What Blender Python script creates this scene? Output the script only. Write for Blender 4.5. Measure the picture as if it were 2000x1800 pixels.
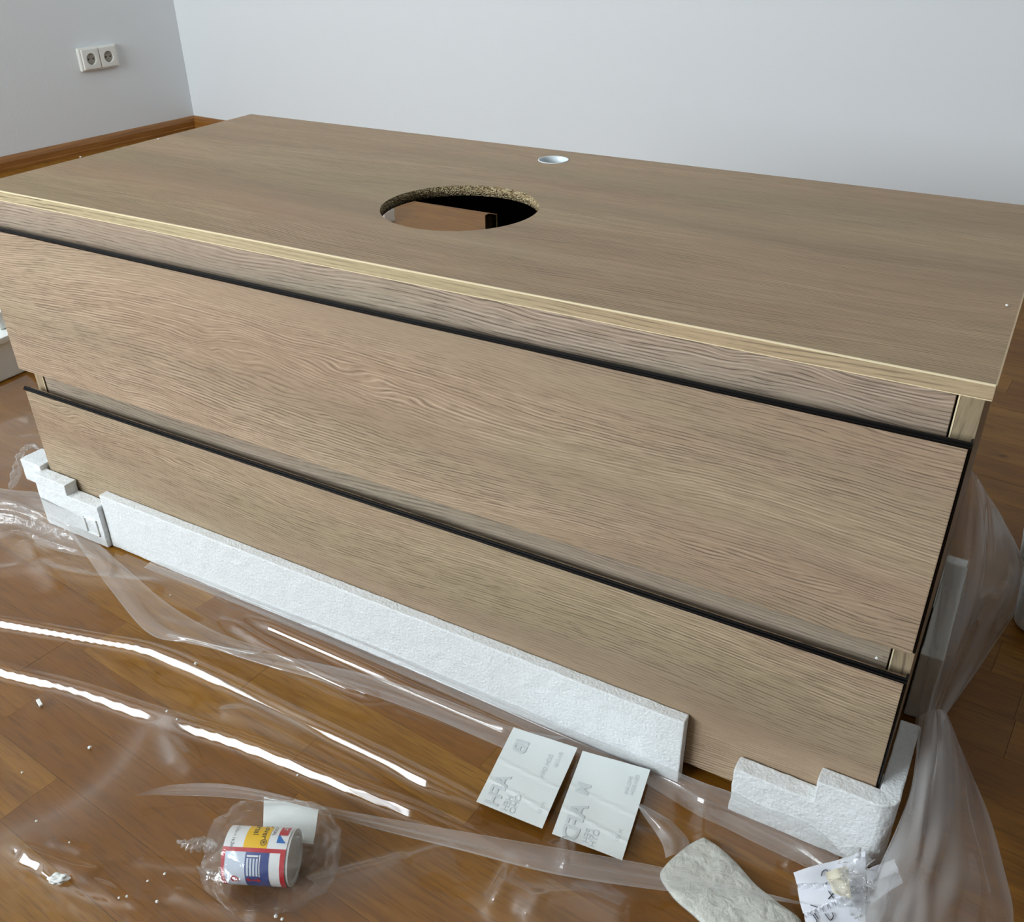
import bpy, bmesh, math, random
from mathutils import Vector, Matrix, noise
random.seed(7)
S = bpy.context.scene
for o in list(bpy.data.objects): bpy.data.objects.remove(o)
COL = S.collection
R = math.radians

# ------------------------------------------------------------------ camera
cam_d = bpy.data.cameras.new('camera'); cam = bpy.data.objects.new('camera', cam_d); COL.objects.link(cam)
cam_d.sensor_fit = 'HORIZONTAL'; cam_d.sensor_width = 36; cam_d.lens = 33.081264
cam_d.clip_start = .02
cam.matrix_world = Matrix([[0.866689, -0.247556, 0.433089, 0.61111], [0.498673, 0.452994, -0.739001, -0.69328], [-0.013242, 0.856454, 0.516054, 0.81962], [0, 0, 0, 1]])
S.camera = cam

# ------------------------------------------------------------------ light
S.view_settings.view_transform = 'Standard'; S.view_settings.look = 'None'
S.view_settings.gamma = 1; S.view_settings.use_curve_mapping = False
S.view_settings.exposure = 0.0
S.cycles.transparent_max_bounces = 24; S.cycles.use_denoising = True; S.cycles.denoising_prefilter = 'ACCURATE'
S.cycles.max_bounces = 8; S.cycles.diffuse_bounces = 4; S.cycles.glossy_bounces = 3; S.cycles.caustics_reflective = False
W = bpy.data.worlds.new('sky'); S.world = W; W.use_nodes = True
W.node_tree.nodes['Background'].inputs[0].default_value = (.75, .88, 1, 1)
W.node_tree.nodes['Background'].inputs[1].default_value = 3.0

ROT = R(-5.0)                       # the room stands turned five degrees to the cabinet
CORNER = Vector((-2.588, 2.192, 0))
U = Vector((math.cos(ROT), math.sin(ROT), 0)); V = Vector((-math.sin(ROT), math.cos(ROT), 0))
def room(u, v, z=0.0):              # u from the left wall, v towards the viewer from the back wall
    return CORNER + U*u - V*v + Vector((0, 0, z))
ROOM_U, ROOM_V, ROOM_H = 9.0, 5.0, 2.8
WIN_U0, WIN_U1, WIN_Z0, WIN_Z1 = .06, 2.35, .95, 2.25      # window in the front wall, near the left corner
def window_light(p, ax, inward, width, power):
    ld = bpy.data.lights.new('window_daylight', 'AREA'); ld.shape = 'RECTANGLE'
    ld.size = width-.06; ld.size_y = (WIN_Z1-WIN_Z0)-.06; ld.energy = power; ld.color = (.90, .965, 1)
    lo = bpy.data.objects.new('window_daylight', ld); COL.objects.link(lo)
    m = Matrix((ax, Vector((0,0,1)), -inward)).transposed().to_4x4(); m.translation = p   # local -Z looks into the room
    lo.matrix_world = m
WZ = (WIN_Z0+WIN_Z1)/2
window_light(room((WIN_U0+WIN_U1)/2, ROOM_V+.10, WZ), U, V, WIN_U1-WIN_U0, 149)

# ------------------------------------------------------------------ helpers
def link(name, me, mat=None, parent=None):
    o = bpy.data.objects.new(name, me); COL.objects.link(o)
    if mat is not None and me is not None: me.materials.append(mat)
    if parent is not None: o.parent = parent
    return o
def tag(o, label, cat, group=None):
    o['label'] = label; o['category'] = cat
    if group: o['group'] = group
    return o
def struct(o, label=None):
    o['kind'] = 'structure'
    if label: o['label'] = label
    return o
def thing(name, label, cat, loc=(0,0,0), group=None):
    o = bpy.data.objects.new(name, None); COL.objects.link(o); o.location = loc
    o.empty_display_size = .05
    return tag(o, label, cat, group)
def mesh_of(bm, smooth=False):
    me = bpy.data.meshes.new('m'); bmesh.ops.recalc_face_normals(bm, faces=bm.faces[:]); bm.to_mesh(me); bm.free()
    if smooth:
        for p in me.polygons: p.use_smooth = True
    return me
def bm_box(bm, lo, hi, bevel=0, seg=2):
    r = bmesh.ops.create_cube(bm, size=1)
    for v in r['verts']:
        v.co = Vector([lo[i]+(v.co[i]+.5)*(hi[i]-lo[i]) for i in range(3)])
    if bevel:
        es = list({e for v in r['verts'] for e in v.link_edges})
        bmesh.ops.bevel(bm, geom=es, offset=bevel, segments=seg, affect='EDGES', profile=.6)
def box(name, lo, hi, mat, parent=None, bevel=0, seg=2):
    bm = bmesh.new(); bm_box(bm, lo, hi, bevel, seg)
    return link(name, mesh_of(bm), mat, parent)
def prism(bm, pts, z0, z1):
    a = [bm.verts.new((p[0], p[1], z0)) for p in pts]; b = [bm.verts.new((p[0], p[1], z1)) for p in pts]
    bm.faces.new(a[::-1]); bm.faces.new(b)
    n = len(pts)
    for i in range(n): bm.faces.new((a[i], a[(i+1)%n], b[(i+1)%n], b[i]))
def catmull(pts, n):
    pts = [Vector(p) for p in pts]; out = []
    m = len(pts)-1
    for k in range(n):
        t = k/(n-1)*m; i = min(int(t), m-1); f = t-i
        p0 = pts[max(i-1,0)]; p1 = pts[i]; p2 = pts[i+1]; p3 = pts[min(i+2,m)]
        out.append(.5*((2*p1)+(p2-p0)*f+(2*p0-5*p1+4*p2-p3)*f*f+(3*p1-p0-3*p2+p3)*f**3))
    return out
def tube_mesh(path, radii, seg=10, cap=True):
    bm = bmesh.new(); rings = []
    for i, p in enumerate(path):
        d = (path[min(i+1,len(path)-1)]-path[max(i-1,0)]).normalized()
        a = d.cross(Vector((0,0,1)))
        a = a.normalized() if a.length > 1e-4 else Vector((1,0,0))
        b = d.cross(a)
        r = radii[i] if isinstance(radii, (list, tuple)) else radii
        rings.append([bm.verts.new(p+(a*math.cos(k*2*math.pi/seg)+b*math.sin(k*2*math.pi/seg))*r) for k in range(seg)])
    for i in range(len(rings)-1):
        for k in range(seg):
            bm.faces.new((rings[i][k], rings[i][(k+1)%seg], rings[i+1][(k+1)%seg], rings[i+1][k]))
    if cap: bm.faces.new(rings[0][::-1]); bm.faces.new(rings[-1])
    return mesh_of(bm, True)
def srgb(r, g, b):
    f = lambda c: (c/255/12.92 if c <= 10 else ((c/255+.055)/1.055)**2.4)
    return (f(r), f(g), f(b), 1)

# ------------------------------------------------------------------ materials
class NT:
    def __init__(self, name):
        self.m = bpy.data.materials.new(name); self.m.use_nodes = True
        self.t = self.m.node_tree; self.t.nodes.clear()
        self.out = self.n('ShaderNodeOutputMaterial')
    def n(self, typ, ins=None, **kw):
        nd = self.t.nodes.new(typ)
        for k, v in kw.items(): setattr(nd, k, v)
        for k, v in (ins or {}).items():
            s = nd.inputs[k]
            if isinstance(v, bpy.types.NodeSocket): self.t.links.new(v, s)
            else: s.default_value = v
        return nd
    def math(self, op, a, b=0.0, c=0.0, clamp=False):
        return self.n('ShaderNodeMath', {0: a, 1: b, 2: c}, operation=op, use_clamp=clamp).outputs[0]
    def ramp(self, fac, stops, interp='LINEAR'):
        r = self.n('ShaderNodeValToRGB', {0: fac}); r.color_ramp.interpolation = interp
        e = r.color_ramp.elements
        while len(e) < len(stops): e.new(.5)
        for el, (p, c) in zip(e, stops):
            el.position = p; el.color = c if len(c) == 4 else (*c, 1)
        return r.outputs[0]
    def mix(self, fac, a, b, mode='MIX'):
        nd = self.n('ShaderNodeMix', None, data_type='RGBA', blend_type=mode)
        for idx, v in ((0, fac), (6, a), (7, b)):
            s = nd.inputs[idx]
            if isinstance(v, bpy.types.NodeSocket): self.t.links.new(v, s)
            else: s.default_value = v
        return nd.outputs[2]
    def coords(self, scale=(1,1,1), loc=(0,0,0), kind='Object', rot=(0,0,0)):
        if kind == 'World': c = self.n('ShaderNodeNewGeometry').outputs['Position']
        else: c = self.n('ShaderNodeTexCoord').outputs[kind]
        return self.n('ShaderNodeMapping', {'Vector': c, 'Scale': scale, 'Location': loc, 'Rotation': rot}).outputs[0]
    def noise(self, vec, scale=1.0, detail=2.0, rough=.5, dist=0.0):
        return self.n('ShaderNodeTexNoise', {'Vector': vec, 'Scale': scale, 'Detail': detail, 'Roughness': rough, 'Distortion': dist}).outputs[0]
    def bsdf(self, color, rough=.5, spec=.5, normal=None, metal=0.0, **kw):
        ins = {'Base Color': color, 'Roughness': rough, 'Specular IOR Level': spec, 'Metallic': metal}
        if normal is not None: ins['Normal'] = normal
        ins.update(kw)
        b = self.n('ShaderNodeBsdfPrincipled', ins)
        self.t.links.new(b.outputs[0], self.out.inputs[0]); return b
    def bump(self, h, strength=.3, dist=.001):
        return self.n('ShaderNodeBump', {'Height': h, 'Strength': strength, 'Distance': dist}).outputs[0]

def plain(name, col, rough=.5, spec=.5, metal=0.0, bump_scale=0, bump_str=.2):
    t = NT(name); nm = None
    if bump_scale: nm = t.bump(t.noise(t.coords(), bump_scale, 3), bump_str, .001)
    t.bsdf(col, rough, spec, nm, metal); return t.m

def oak(name, vaxis, seed, base=(178,155,126), contrast=1.0, along='X', rough=.5, ring_scale=1.0, fine_scale=1.0, us=1.0):
    """light oak laminate: fine dark pores, whitened lines and cathedral figure along one axis"""
    t = NT(name)
    pos = t.n('ShaderNodeTexCoord').outputs['Object']
    sx = t.n('ShaderNodeSeparateXYZ', {0: pos})
    u = sx.outputs[along]; v = sx.outputs[vaxis]
    w = t.math('ADD', sx.outputs[{'XY':'Z','XZ':'Y','YZ':'X','ZX':'Y','ZY':'X','YX':'Z'}[along+vaxis]], seed*3.17)
    def cv(us, vs, vv=v):
        return t.n('ShaderNodeCombineXYZ', {0: t.math('MULTIPLY', u, us), 1: t.math('MULTIPLY', vv, vs), 2: t.math('MULTIPLY', w, 1.0)}).outputs[0]
    # slow bending of the grain, with a few swirls
    bend = t.math('SUBTRACT', t.noise(cv(1.5, 4.0), 1.0, 1.0, .5, .3), .5)
    swirl = t.ramp(t.noise(cv(2.6, 9.0), 1.0, 1.0), [(.56, (0,0,0)), (.70, (1,1,1))])
    bend2 = t.math('SUBTRACT', t.noise(cv(9.0, 22.0), 1.0, 1.5, .5, .4), .5)
    bend3 = t.math('SUBTRACT', t.noise(cv(30.0, 60.0), 1.0, 1.0), .5)
    v1 = t.math('ADD', v, t.math('MULTIPLY', bend, .085*ring_scale))
    v1 = t.math('ADD', v1, t.math('MULTIPLY', bend2, t.math('ADD', .0065*ring_scale, t.math('MULTIPLY', swirl, 0.022*ring_scale))))
    v1 = t.math('ADD', v1, t.math('MULTIPLY', bend3, .0014))
    fs = fine_scale
    # growth lines: thin, wavy, evenly drifting, broken into dashes
    phase = t.math('ADD', t.math('MULTIPLY', v1, 640.0*fs), t.math('MULTIPLY', t.noise(cv(2.2, 34.0, v1), 1.0, 2.0), 9.0))
    sine = t.math('ADD', t.math('MULTIPLY', t.math('SINE', phase), .5), .5)
    line = t.ramp(sine, [(.74, (0,0,0)), (.95, (1,1,1))])
    dash = t.ramp(t.noise(cv(20.0*us, 150.0*fs, v1), 1.0, 2.0, .55), [(.45, (0,0,0)), (.56, (1,1,1))])
    pm = t.ramp(t.noise(cv(1.3, 17.0, v1), 1.0, 2.5), [(.30, (.22,.22,.22)), (.58, (1,1,1))])
    p1 = t.ramp(t.noise(cv(22.0*us, 250.0*fs, v1), 1.0, 2.0, .6), [(.57, (0,0,0)), (.64, (1,1,1))])
    pores = t.math('MULTIPLY', t.math('MAXIMUM', t.math('MULTIPLY', line, dash), t.math('MULTIPLY', p1, .55)), pm)
    p3 = t.math('MULTIPLY', t.ramp(sine, [(.45, (0,0,0)), (.90, (1,1,1))]), pm)
    # whitened lines between them
    line2 = t.ramp(sine, [(.06, (1,1,1)), (.30, (0,0,0))])
    l1 = t.ramp(t.noise(cv(11.0*us, 150.0*fs, v1), 1.0, 2.0, .55), [(.44, (0,0,0)), (.58, (1,1,1))])
    lm = t.ramp(t.noise(cv(1.1, 13.0, v1), 1.0, 2.0, .5), [(.42, (.15,.15,.15)), (.62, (1,1,1))])
    light = t.math('MULTIPLY', t.math('MULTIPLY', line2, l1), lm)
    # broad tone
    tone = t.noise(cv(1.2, 13.0, v1), 1.0, 3.0, .55)
    tint = t.noise(cv(1.7, 9.0, v1), 1.0, 2.0, .5)
    b = Vector(base)
    def c(k, dr=0, dg=0, db=0): return srgb(min(255,b[0]*k+dr), min(255,b[1]*k+dg), min(255,b[2]*k+db))
    colr = t.ramp(tone, [(.28, c(.90)), (.45, c(.985)), (.56, c(1.02)), (.74, c(1.09))])
    colr = t.mix(t.ramp(tint, [(.45,(.0,.0,.0)),(.70,(.7,.7,.7))]), colr, c(.98, 4, -4, -4))
    colr = t.mix(t.ramp(tint, [(.30,(.7,.7,.7)),(.50,(0,0,0))]), colr, c(1.0, -4, 3, -2))
    fine = t.noise(cv(70.0, 620.0*fs, v1), 1.0, 2.0)
    colr = t.mix(t.math('MULTIPLY', t.math('SUBTRACT', fine, .40), 1.1*contrast, clamp=True), colr, c(.78))
    colr = t.mix(t.math('MULTIPLY', p3, .09*contrast), colr, c(.66, 2))
    colr = t.mix(t.math('MULTIPLY', light, .55*contrast), colr, c(1.20, 0, 2, 8))
    colr = t.mix(t.math('MULTIPLY', pores, .56*contrast), colr, c(.50, 2))
    t.bsdf(colr, rough, .22)
    return t.m

M = {}
M['oak_top'] = oak('oak_worktop', 'Y', 1, (166,142,112), 1.2, rough=.5, fine_scale=2.9, us=.7)
M['oak_front_upper'] = oak('oak_front_upper', 'Z', 2, (174,154,130), 1.35, ring_scale=1.2, fine_scale=2.9, us=1.4)
M['oak_front_lower'] = oak('oak_front_lower', 'Z', 5.3, (172,152,127), 1.35, ring_scale=1.0, fine_scale=2.9, us=1.4)
M['oak_rail'] = oak('oak_rail', 'Z', 9.1, (172,156,137), 1.35, ring_scale=.9, fine_scale=2.5, us=1.1)
M['oak_side'] = oak('oak_side', 'Y', 4, (172,152,124), 1.0, along='Z')
M['oak_side_front'] = oak('oak_side_front', 'X', 4.4, (170,152,124), 1.2, along='Z')
M['oak_edge'] = oak('oak_edge', 'Z', 7, (200,180,146), 1.5, ring_scale=.3, fine_scale=2.2, us=.8)
M['edge_cream'] = plain('edge_band_cream', srgb(238,222,184), .4)
M['black'] = plain('black_aluminium', srgb(3,3,4), .42, .22)
M['black_panel'] = plain('anthracite_panel', srgb(16,18,26), .5, .4)
M['print_dim'] = plain('panel_print', srgb(58,62,74), .6)
M['white_plastic'] = plain('white_plastic', srgb(228,228,222), .35)
M['socket_dark'] = plain('socket_recess', srgb(150,146,134), .45)
M['socket_hole'] = plain('socket_hole', srgb(10,10,10), .6)
M['metal'] = plain('socket_contact', srgb(120,118,112), .35, .5, .8)
def chip():
    t = NT('chipboard_core')
    vo = t.n('ShaderNodeTexVoronoi', {'Vector': t.coords((420,420,650)), 'Scale': 1.0, 'Randomness': 1.0})
    no = t.noise(t.coords((300,300,700)), 1.0, 3)
    sep = t.n('ShaderNodeSeparateColor', {0: vo.outputs['Color']})
    c = t.ramp(sep.outputs[0], [(.0, srgb(96,80,56)), (.25, srgb(140,120,88)), (.6, srgb(172,152,116)), (.95, srgb(206,190,152))])
    c = t.mix(t.ramp(no, [(.56,(0,0,0)),(.64,(.9,.9,.9))]), c, srgb(38,28,18))
    t.bsdf(c, .85, .2, t.bump(vo.outputs['Distance'], .8, .002)); return t.m
M['chip'] = chip()
def foam():
    t = NT('polystyrene')
    co = t.coords()
    vo = t.n('ShaderNodeTexVoronoi', {'Vector': co, 'Scale': 260.0, 'Randomness': 1.0})
    wob = t.noise(co, 330.0, 2)
    h = t.math('SUBTRACT', t.math('MULTIPLY', wob, 1.6), t.math('MULTIPLY', vo.outputs['Distance'], .6))
    c = t.ramp(vo.outputs['Distance'], [(0, srgb(236,241,243)), (.75, srgb(228,233,235))])
    t.bsdf(c, .62, .3, t.bump(h, .42, .0012)); return t.m
M['foam'] = foam()
def foam_cut():
    t = NT('polystyrene_cut'); co = t.coords()
    vo = t.n('ShaderNodeTexVoronoi', {'Vector': co, 'Scale': 320.0})
    t.bsdf(srgb(236,239,236), .7, .25, t.bump(vo.outputs['Distance'], .22, .001)); return t.m
M['foam_cut'] = foam_cut()
def paint(name, col):
    t = NT(name); co = t.coords(kind='World')
    t.bsdf(col, .82, .25, t.bump(t.noise(co, 150.0, 1.0), .2, .0014)); return t.m
M['wall'] = paint('wall_paint', srgb(226,230,233))
M['wall_low_bounce'] = paint('wall_paint_low_bounce', srgb(150,142,130))  # beige invented for the unseen right and front walls, to cut bounce light
M['ceiling'] = paint('ceiling_paint', srgb(238,238,236))
def parquet():
    t = NT('oak_parquet')
    rnd = t.n('ShaderNodeObjectInfo').outputs['Random']
    pos = t.n('ShaderNodeNewGeometry').outputs['Position']
    mp = t.n('ShaderNodeMapping', {'Vector': pos, 'Rotation': (0,0,-ROT)}).outputs[0]
    off = t.n('ShaderNodeCombineXYZ', {0: t.math('MULTIPLY', rnd, 37.0), 1: t.math('MULTIPLY', rnd, 91.0), 2: rnd}).outputs[0]
    p = t.n('ShaderNodeVectorMath', {0: mp, 1: off}, operation='ADD').outputs[0]
    def sc(x, y): return t.n('ShaderNodeVectorMath', {0: p, 1: (x, y, 1)}, operation='MULTIPLY').outputs[0]
    tone = t.ramp(rnd, [(0, srgb(134,86,24)), (.35, srgb(143,95,28)), (.65, srgb(150,102,32)), (1, srgb(160,113,40))])
    g = t.noise(sc(5, 46), 1.0, 4, .6, .6)
    c = t.mix(t.ramp(g, [(.35, (.0,.0,.0)), (.7, (.75,.75,.75))]), tone, srgb(112,70,18))
    f = t.noise(sc(24, 420), 1.0, 2)
    c = t.mix(t.ramp(f, [(.5,(0,0,0)), (.72,(.55,.55,.55))]), c, srgb(90,56,16))
    k = t.noise(sc(16, 26), 1.0, 1)
    c = t.mix(t.ramp(k, [(.765,(0,0,0)), (.82,(.7,.7,.7))]), c, srgb(66,42,24))
    t.bsdf(c, .42, .22); return t.m
M['parquet'] = parquet()
M['floor_gap'] = plain('floor_joint', srgb(70,44,18), .7)
def skirting():
    t = NT('skirting_wood'); co = t.coords(kind='World', rot=(0,0,-ROT))
    g = t.noise(t.n('ShaderNodeVectorMath', {0: co, 1: (7,7,160)}, operation='MULTIPLY').outputs[0], 1.0, 3)
    c = t.ramp(g, [(.3, srgb(126,80,32)), (.7, srgb(152,102,46))])
    t.bsdf(c, .38, .5); return t.m
M['skirting'] = skirting()

def film_mat(name, tint, haze0, hazek, rough=.11, refl=.056, bump=.0, bscale=60.0):
    """thin clear polyethylene: see-through, mirror-like at the ridges, milky where layers lie double or a soft glint is painted in"""
    t = NT(name)
    hz = t.n('ShaderNodeAttribute', None, attribute_name='haze').outputs['Fac']
    nm = None
    if bump:
        co = t.coords()
        nm = t.bump(t.math('ADD', t.noise(co, bscale, 4, .6, 1.2), t.math('MULTIPLY', t.noise(co, bscale*.28, 3, .5, .8), 2.0)), bump, .004)
    lw = t.n('ShaderNodeLayerWeight', {'Blend': .5} | ({'Normal': nm} if nm else {})).outputs['Facing']
    fr = t.math('ADD', t.math('MULTIPLY', t.math('POWER', lw, 4.0), .85), refl, clamp=True)
    tr = t.n('ShaderNodeBsdfTransparent', {0: tint})
    gl = t.n('ShaderNodeBsdfGlossy', {'Color': (1,1,1,1), 'Roughness': rough} | ({'Normal': nm} if nm else {}))
    a = t.n('ShaderNodeMixShader', {0: fr, 1: tr.outputs[0], 2: gl.outputs[0]})
    df = t.n('ShaderNodeBsdfDiffuse', {0: (.86,.87,.88,1)}); tl = t.n('ShaderNodeBsdfTranslucent', {0: (.84,.85,.87,1)})
    d = t.n('ShaderNodeMixShader', {0: .4, 1: df.outputs[0], 2: tl.outputs[0]})
    hf = t.math('ADD', t.math('MULTIPLY', hz, hazek), haze0, clamp=True)
    s = t.n('ShaderNodeMixShader', {0: hf, 1: a.outputs[0], 2: d.outputs[0]})
    t.t.links.new(s.outputs[0], t.out.inputs[0]); return t.m
M['film'] = film_mat('clear_film', (.99,.99,.985,1), .006, .5)
M['film_crinkled'] = film_mat('crinkled_film', (.985,.985,.98,1), .01, .5, .06, .06, .35, 70.0)

# ------------------------------------------------------------------ room
def wall_panel(name, p0, p1, z0, z1, n, thick=.12, mat='wall'):
    bm = bmesh.new()
    vs = []
    for d in (0, thick):
        for (p, z) in ((p0,z0),(p1,z0),(p1,z1),(p0,z1)):
            q = p - n*d; vs.append(bm.verts.new((q.x, q.y, z)))
    for f in ((0,1,2,3),(7,6,5,4),(0,4,5,1),(1,5,6,2),(2,6,7,3),(3,7,4,0)): bm.faces.new([vs[i] for i in f])
    return struct(link(name, mesh_of(bm), M[mat]))
wall_panel('wall_back', room(-.12,0), room(ROOM_U+.12,0), 0, ROOM_H, -V)
wall_panel('wall_left', room(0,0), room(0,ROOM_V), 0, ROOM_H, U)
wall_panel('wall_right', room(ROOM_U,0), room(ROOM_U,ROOM_V), 0, ROOM_H, -U, mat='wall_low_bounce')
bm = bmesh.new()                                  # front wall with the window opening
for (a, b, z0, z1) in ((-.12, WIN_U0, 0, ROOM_H), (WIN_U1, ROOM_U+.12, 0, ROOM_H), (WIN_U0, WIN_U1, 0, WIN_Z0), (WIN_U0, WIN_U1, WIN_Z1, ROOM_H)):
    pts = [room(a, ROOM_V), room(b, ROOM_V), room(b, ROOM_V+.2), room(a, ROOM_V+.2)]
    prism(bm, [(p.x, p.y) for p in pts], z0, z1)
struct(link('wall_front', mesh_of(bm), M['wall_low_bounce']))
bm = bmesh.new()
prism(bm, [(p.x,p.y) for p in (room(-.12,-.12), room(ROOM_U+.12,-.12), room(ROOM_U+.12,ROOM_V+.2), room(-.12,ROOM_V+.2))], ROOM_H, ROOM_H+.1)
struct(link('ceiling', mesh_of(bm), M['ceiling']))
win = bpy.data.objects.new('window_1', None); COL.objects.link(win); struct(win, 'white framed window behind the viewer'); win.location = room((WIN_U0+WIN_U1)/2, ROOM_V+.05, WIN_Z0)
bpy.context.view_layer.update()
def room_box(name, u0, u1, v0, v1, z0, z1, mat, parent=None):
    bm = bmesh.new(); prism(bm, [(p.x,p.y) for p in (room(u0,v0), room(u1,v0), room(u1,v1), room(u0,v1))], z0, z1)
    o = link(name, mesh_of(bm), mat)
    if parent: o.parent = parent; o.matrix_parent_inverse = parent.matrix_world.inverted()
    return o
um = (WIN_U0+WIN_U1)/2
for (a,b,z0,z1) in ((WIN_U0,WIN_U0+.06,WIN_Z0,WIN_Z1), (WIN_U1-.06,WIN_U1,WIN_Z0,WIN_Z1), (WIN_U0,WIN_U1,WIN_Z0,WIN_Z0+.06), (WIN_U0,WIN_U1,WIN_Z1-.06,WIN_Z1)):
    room_box('window_frame', a, b, ROOM_V+.02, ROOM_V+.08, z0, z1, M['white_plastic'], win)
# skirting boards: rounded top, a small lower step
def skirt(name, p0, p1, n):
    prof = [(0,0),(.020,0),(.020,.010),(.016,.012),(.016,.030),(.013,.040),(.007,.047),(0,.048)]
    bm = bmesh.new()
    A = [bm.verts.new((p0+n*d)+Vector((0,0,z))) for d, z in prof]; B = [bm.verts.new((p1+n*d)+Vector((0,0,z))) for d, z in prof]
    k = len(prof)
    for i in range(k): bm.faces.new((A[i], A[(i+1)%k], B[(i+1)%k], B[i]))
    bm.faces.new(A); bm.faces.new(B[::-1])
    return struct(link(name, mesh_of(bm), M['skirting']))
skirt('baseboard_left', room(0,0), room(0,ROOM_V), U)
skirt('baseboard_back', room(0,0), room(ROOM_U,0), -V)

# parquet: one subfloor slab and single oak strips
bm = bmesh.new()
prism(bm, [(p.x,p.y) for p in (room(-.12,-.12), room(ROOM_U+.12,-.12), room(ROOM_U+.12,ROOM_V+.2), room(-.12,ROOM_V+.2))], -.06, -.004)
floor = struct(link('floor', mesh_of(bm), M['floor_gap']))
SW = .0672
bm = bmesh.new(); bm_box(bm, (0,0,-.010), (1,1,0))
strip_me = mesh_of(bm); strip_me.materials.append(M['parquet'])
rs = random.Random(3)
far = bmesh.new()
plank_list = []
nrow = int(ROOM_V/SW)
v_ref = (Vector((-.304,-.259,0))-CORNER).dot(-V); r_off = (v_ref % SW)
for r in range(-1, nrow):
    v0 = r_off + r*SW
    u = -rs.random()*.5
    while u < ROOM_U:
        L = rs.uniform(.32, .52)
        plank_list.append((max(u,0), min(u+L, ROOM_U), v0)); u += L
def seen(u, v):
    p = room(u, v)
    d = p - cam.location
    q = cam.matrix_world.to_3x3().inverted() @ d
    if q.z >= -.05: return None
    x = q.x/-q.z*1837.848/1000; y = q.y/-q.z*1837.848/900
    return (x, y, d.length)
cand = []
for (u0,u1,v0) in plank_list:
    if u1-u0 < .01 or v0 < 0: 
        if v0 < -SW*.9: continue
    best = None; n = 0
    for i in range(5):
        for j in (0, 1):
            p = seen(u0+(u1-u0)*i/4, v0+SW*j)
            if p and abs(p[0]) < 1.12 and abs(p[1]) < 1.12:
                q = room(u0+(u1-u0)*i/4, v0+SW*j)
                if -.58 < q.x < .58 and .02 < q.y: continue      # under or behind the cabinet
                n += 1; best = p[2] if best is None else min(best, p[2])
    cand.append((0 if n else 1, best or 9, u0, u1, max(v0,0), v0+SW))
cand.sort()
for k, (no, d, u0, u1, v0, v1) in enumerate(cand):
    g = .0002
    if k < 290 and not no:
        o = bpy.data.objects.new('parquet_strip', strip_me); COL.objects.link(o); o.parent = floor
        p = room(u0+g, v1-g, -.0004*rs.random()); o.location = p; o.rotation_euler = (0,0,ROT)
        o.scale = (u1-u0-2*g, v1-v0-2*g, 1)
    else:
        pts = [room(u0+g,v1-g), room(u1-g,v1-g), room(u1-g,v0+g), room(u0+g,v0+g)]
        prism(far, [(p.x,p.y) for p in pts], -.010, -.0002)
fo = link('parquet_strips', mesh_of(far), M['parquet'], floor); fo['kind'] = 'stuff'

# ------------------------------------------------------------------ the vanity cabinet
cab = thing('vanity_cabinet', 'light oak bathroom vanity cabinet with two drawers and round basin cutout', 'cabinet')
WL, WR, WF, WB, ZT, ZB = -.6133, .6065, .0229, .5359, .5046, .4917
HC, HR = Vector((.003, .232)), .094
TC, TR = Vector((-.0044, .4826)), .0215
def holed_plate():
    bm = bmesh.new()
    def ring(pts, z): return [bm.verts.new((p[0], p[1], z)) for p in pts]
    outer = [(WL,WF),(WR,WF),(WR,WB),(WL,WB)]
    n1, n2 = 96, 40
    c1 = [(HC.x+HR*math.cos(2*math.pi*i/n1), HC.y+HR*math.sin(2*math.pi*i/n1)) for i in range(n1)]
    c2 = [(TC.x+TR*math.cos(2*math.pi*i/n2), TC.y+TR*math.sin(2*math.pi*i/n2)) for i in range(n2)]
    for z in (ZB, ZT):
        es = []; loops = []
        for pts in (outer, c1, c2):
            vs = ring(pts, z); loops.append(vs)
            es += [bm.edges.new((vs[i], vs[(i+1)%len(vs)])) for i in range(len(vs))]
        bmesh.ops.triangle_fill(bm, use_beauty=True, edges=es, normal=(0,0,1))
        if z == ZB: low = loops
    for a, b in zip(low, loops):
        for i in range(len(a)):
            f = bm.faces.new((a[i], a[(i+1)%len(a)], b[(i+1)%len(a)], b[i]))
            if len(a) == n1: f.material_index = 1; f.smooth = True
    return mesh_of(bm)
wt = link('worktop', holed_plate(), M['oak_top'], cab); wt.data.materials.append(M['chip'])
eb = box('edge_band', (WL, WF-.0012, ZB+.0004), (WR, WF-.0001, ZT-.0006), M['oak_edge'], wt)
box('edge_line', (WL, WF-.0014, ZT-.0012), (WR, WF+.0012, ZT+.00025), M['edge_cream'], wt, .0004, 1)
box('edge_line', (WL, WF-.0014, ZB-.0003), (WR, WF+.0012, ZB+.0009), M['edge_cream'], wt, .0004, 1)
box('edge_line', (WR-.0007, WF, ZT-.0010), (WR+.0006, WB, ZT+.0002), M['oak_edge'], wt)
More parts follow.
